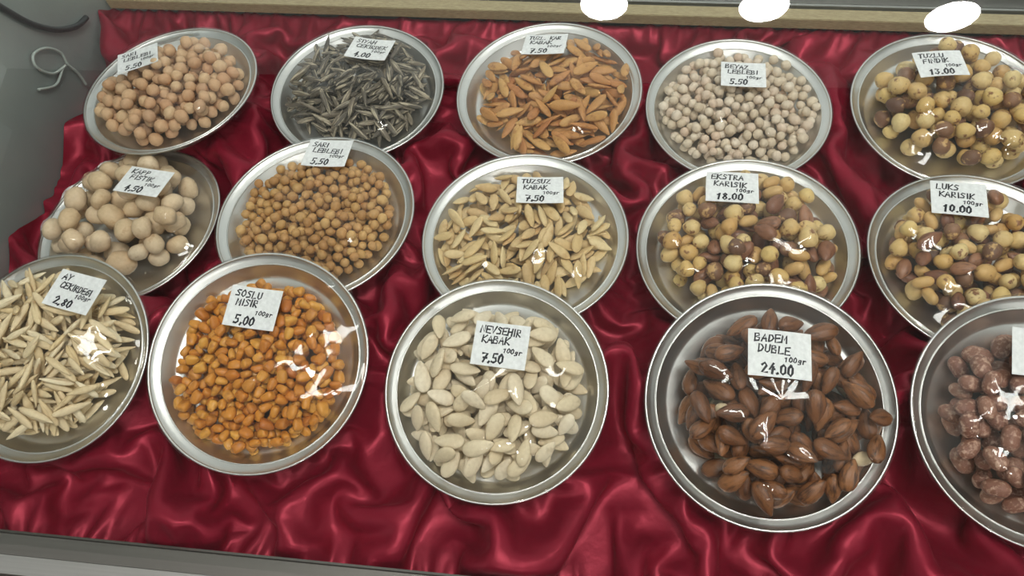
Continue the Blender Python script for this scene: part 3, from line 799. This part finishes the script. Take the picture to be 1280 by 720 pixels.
for k, t in enumerate(TRAYS):
    F = tray_frame(t); what = CONTENT[k]['what']; s = t[3] / 0.0822
    root = bpy.data.objects.new('serving_tray', None); COL.objects.link(root)
    root.matrix_world = F @ Matrix.Diagonal((s, s, 1, 1))
    tag(root, f'round stainless steel tray holding {what}', 'tray', 'round steel trays')
    link('pan', PAN, None, root); link('rim', RIM, None, root); link('bead', BEAD, None, root)
    items, vis, H, ax = heap(k)
    order = np.argsort(-vis)
    keep = set(order[:298].tolist())
    rest = []
    for i, (si, x, y, z, Rm, sc) in enumerate(items):
        sd = CONTENT[k]['s'][si]; me = variants(sd)[i % 4]
        Ml = Matrix.Translation((x, y, z)) @ Matrix([[*map(float, r)] for r in Rm]).to_4x4() @ Matrix.Scale(sc, 4)
        Mw = F @ Ml
        if i in keep:
            o = bpy.data.objects.new(sd['name'], me); COL.objects.link(o); o.matrix_world = Mw
            tag(o, sd['label'], sd['cat'], f'{what} in one tray')
        else:
            rest.append((me, Mw))
    if rest:
        bm = bmesh.new()
        for me, Mw in rest:
            n0 = len(bm.verts); bm.from_mesh(me); bm.verts.ensure_lookup_table()
            for v in bm.verts[n0:]: v.co = Mw @ v.co
        me2 = bpy.data.meshes.new('heap_bottom'); bm.to_mesh(me2); bm.free()
        o = link('seed_heap', me2, MAT[CONTENT[k]['s'][0]['mat']])
        tag(o, f'buried lower layer of the heap of {what}', 'nuts', None, 'stuff')
    Z, a = taut(H, ax, t[3])
    # film mesh: polar grid with a short skirt over the rim
    nr, ns = 34, 96; V = []
    for i in range(nr):
        r = t[3] * 1.004 * math.sqrt(i / (nr - 1)) if i else 0.0004
        th = np.linspace(0, 2 * math.pi, ns, endpoint=False)
        X, Y = r * np.cos(th), r * np.sin(th)
        zz = samp(Z, a, X, Y) if r < t[3] * .97 else np.full(ns, 0.0010)
        V += list(zip(X, Y, zz))
    rngf = np.random.default_rng(k + 70); ph = rngf.uniform(0, 6.28, 4)
    for dr, dz in ((0.0012, -0.0006), (0.0013, -0.0030)):
        th = np.linspace(0, 2 * math.pi, ns, endpoint=False); r = t[3] + dr
        V += list(zip(r * np.cos(th), r * np.sin(th), dz - (.001 * np.sin(5 * th + ph[0]) + .0008 * np.sin(9 * th + ph[1])) * (dz < -.001)))
    fm = mesh('cling_film', V, grid_faces(nr + 2, ns, True))
    fo = link('cling_film', fm, MAT['film']); fo.matrix_world = F
    tag(fo, f'clear cling film stretched over the tray of {what}', 'cling film', 'cling film covers')
    card(k, F, Z, a)

# ------------------------------------------------------------------ tubes that stand for reflections in the side panel
def cr(pts, n=8):
    P = [Vector(p) for p in pts]; out = []
    for i in range(len(P) - 1):
        p0, p1, p2, p3 = P[max(0, i - 1)], P[i], P[i + 1], P[min(len(P) - 1, i + 2)]
        for q in range(n):
            t = q / n
            out.append(0.5 * ((2 * p1) + (p2 - p0) * t + (2 * p0 - 5 * p1 + 4 * p2 - p3) * t * t + (3 * p1 - p0 - 3 * p2 + p3) * t ** 3))
    out.append(P[-1]); return out
def on_side(px, py, off=0.003):
    n = np.array([math.cos(SIDE_A), math.sin(SIDE_A), 0]); a = np.array([side_x(-0.05), -0.05, 0]) + n * off
    d = pix_ray(px, py); return CAM + d * (((a - CAM) @ n) / (d @ n))
arc = link('reflection_arc', tube_mesh('reflection_arc', cr([on_side(-25, -8), on_side(10, 14), on_side(40, 30), on_side(70, 37), on_side(95, 33), on_side(108, 22)]), 0.0028, 10), MAT['black'])  # a reflected arc in the panel, built as a dark tube
tag(arc, 'black tube standing for a dark reflected arc in the grey side panel', 'reflection')
st = bpy.data.objects.new('reflection_knot', None); COL.objects.link(st); st.location = on_side(70, 80)  # pale tubes shaped like a faint reflection in the panel
tag(st, 'pale looped tubes standing for a faint reflection in the grey side panel', 'reflection_tube')
def reflection_tube(name, pix, r):
    b = st.location
    o = link(name, tube_mesh(name, [Vector(p) - b for p in cr([on_side(*q) for q in pix])], r), MAT['reflection_tube'], st)
reflection_tube('loop', [(82, 82), (66, 92), (46, 84), (42, 68), (58, 60), (76, 66), (84, 80)], 0.0013)
reflection_tube('tail', [(84, 80), (98, 92), (108, 106)], 0.0014)
reflection_tube('tail', [(78, 86), (70, 106), (48, 112)], 0.0013)
bpy.context.view_layer.update()
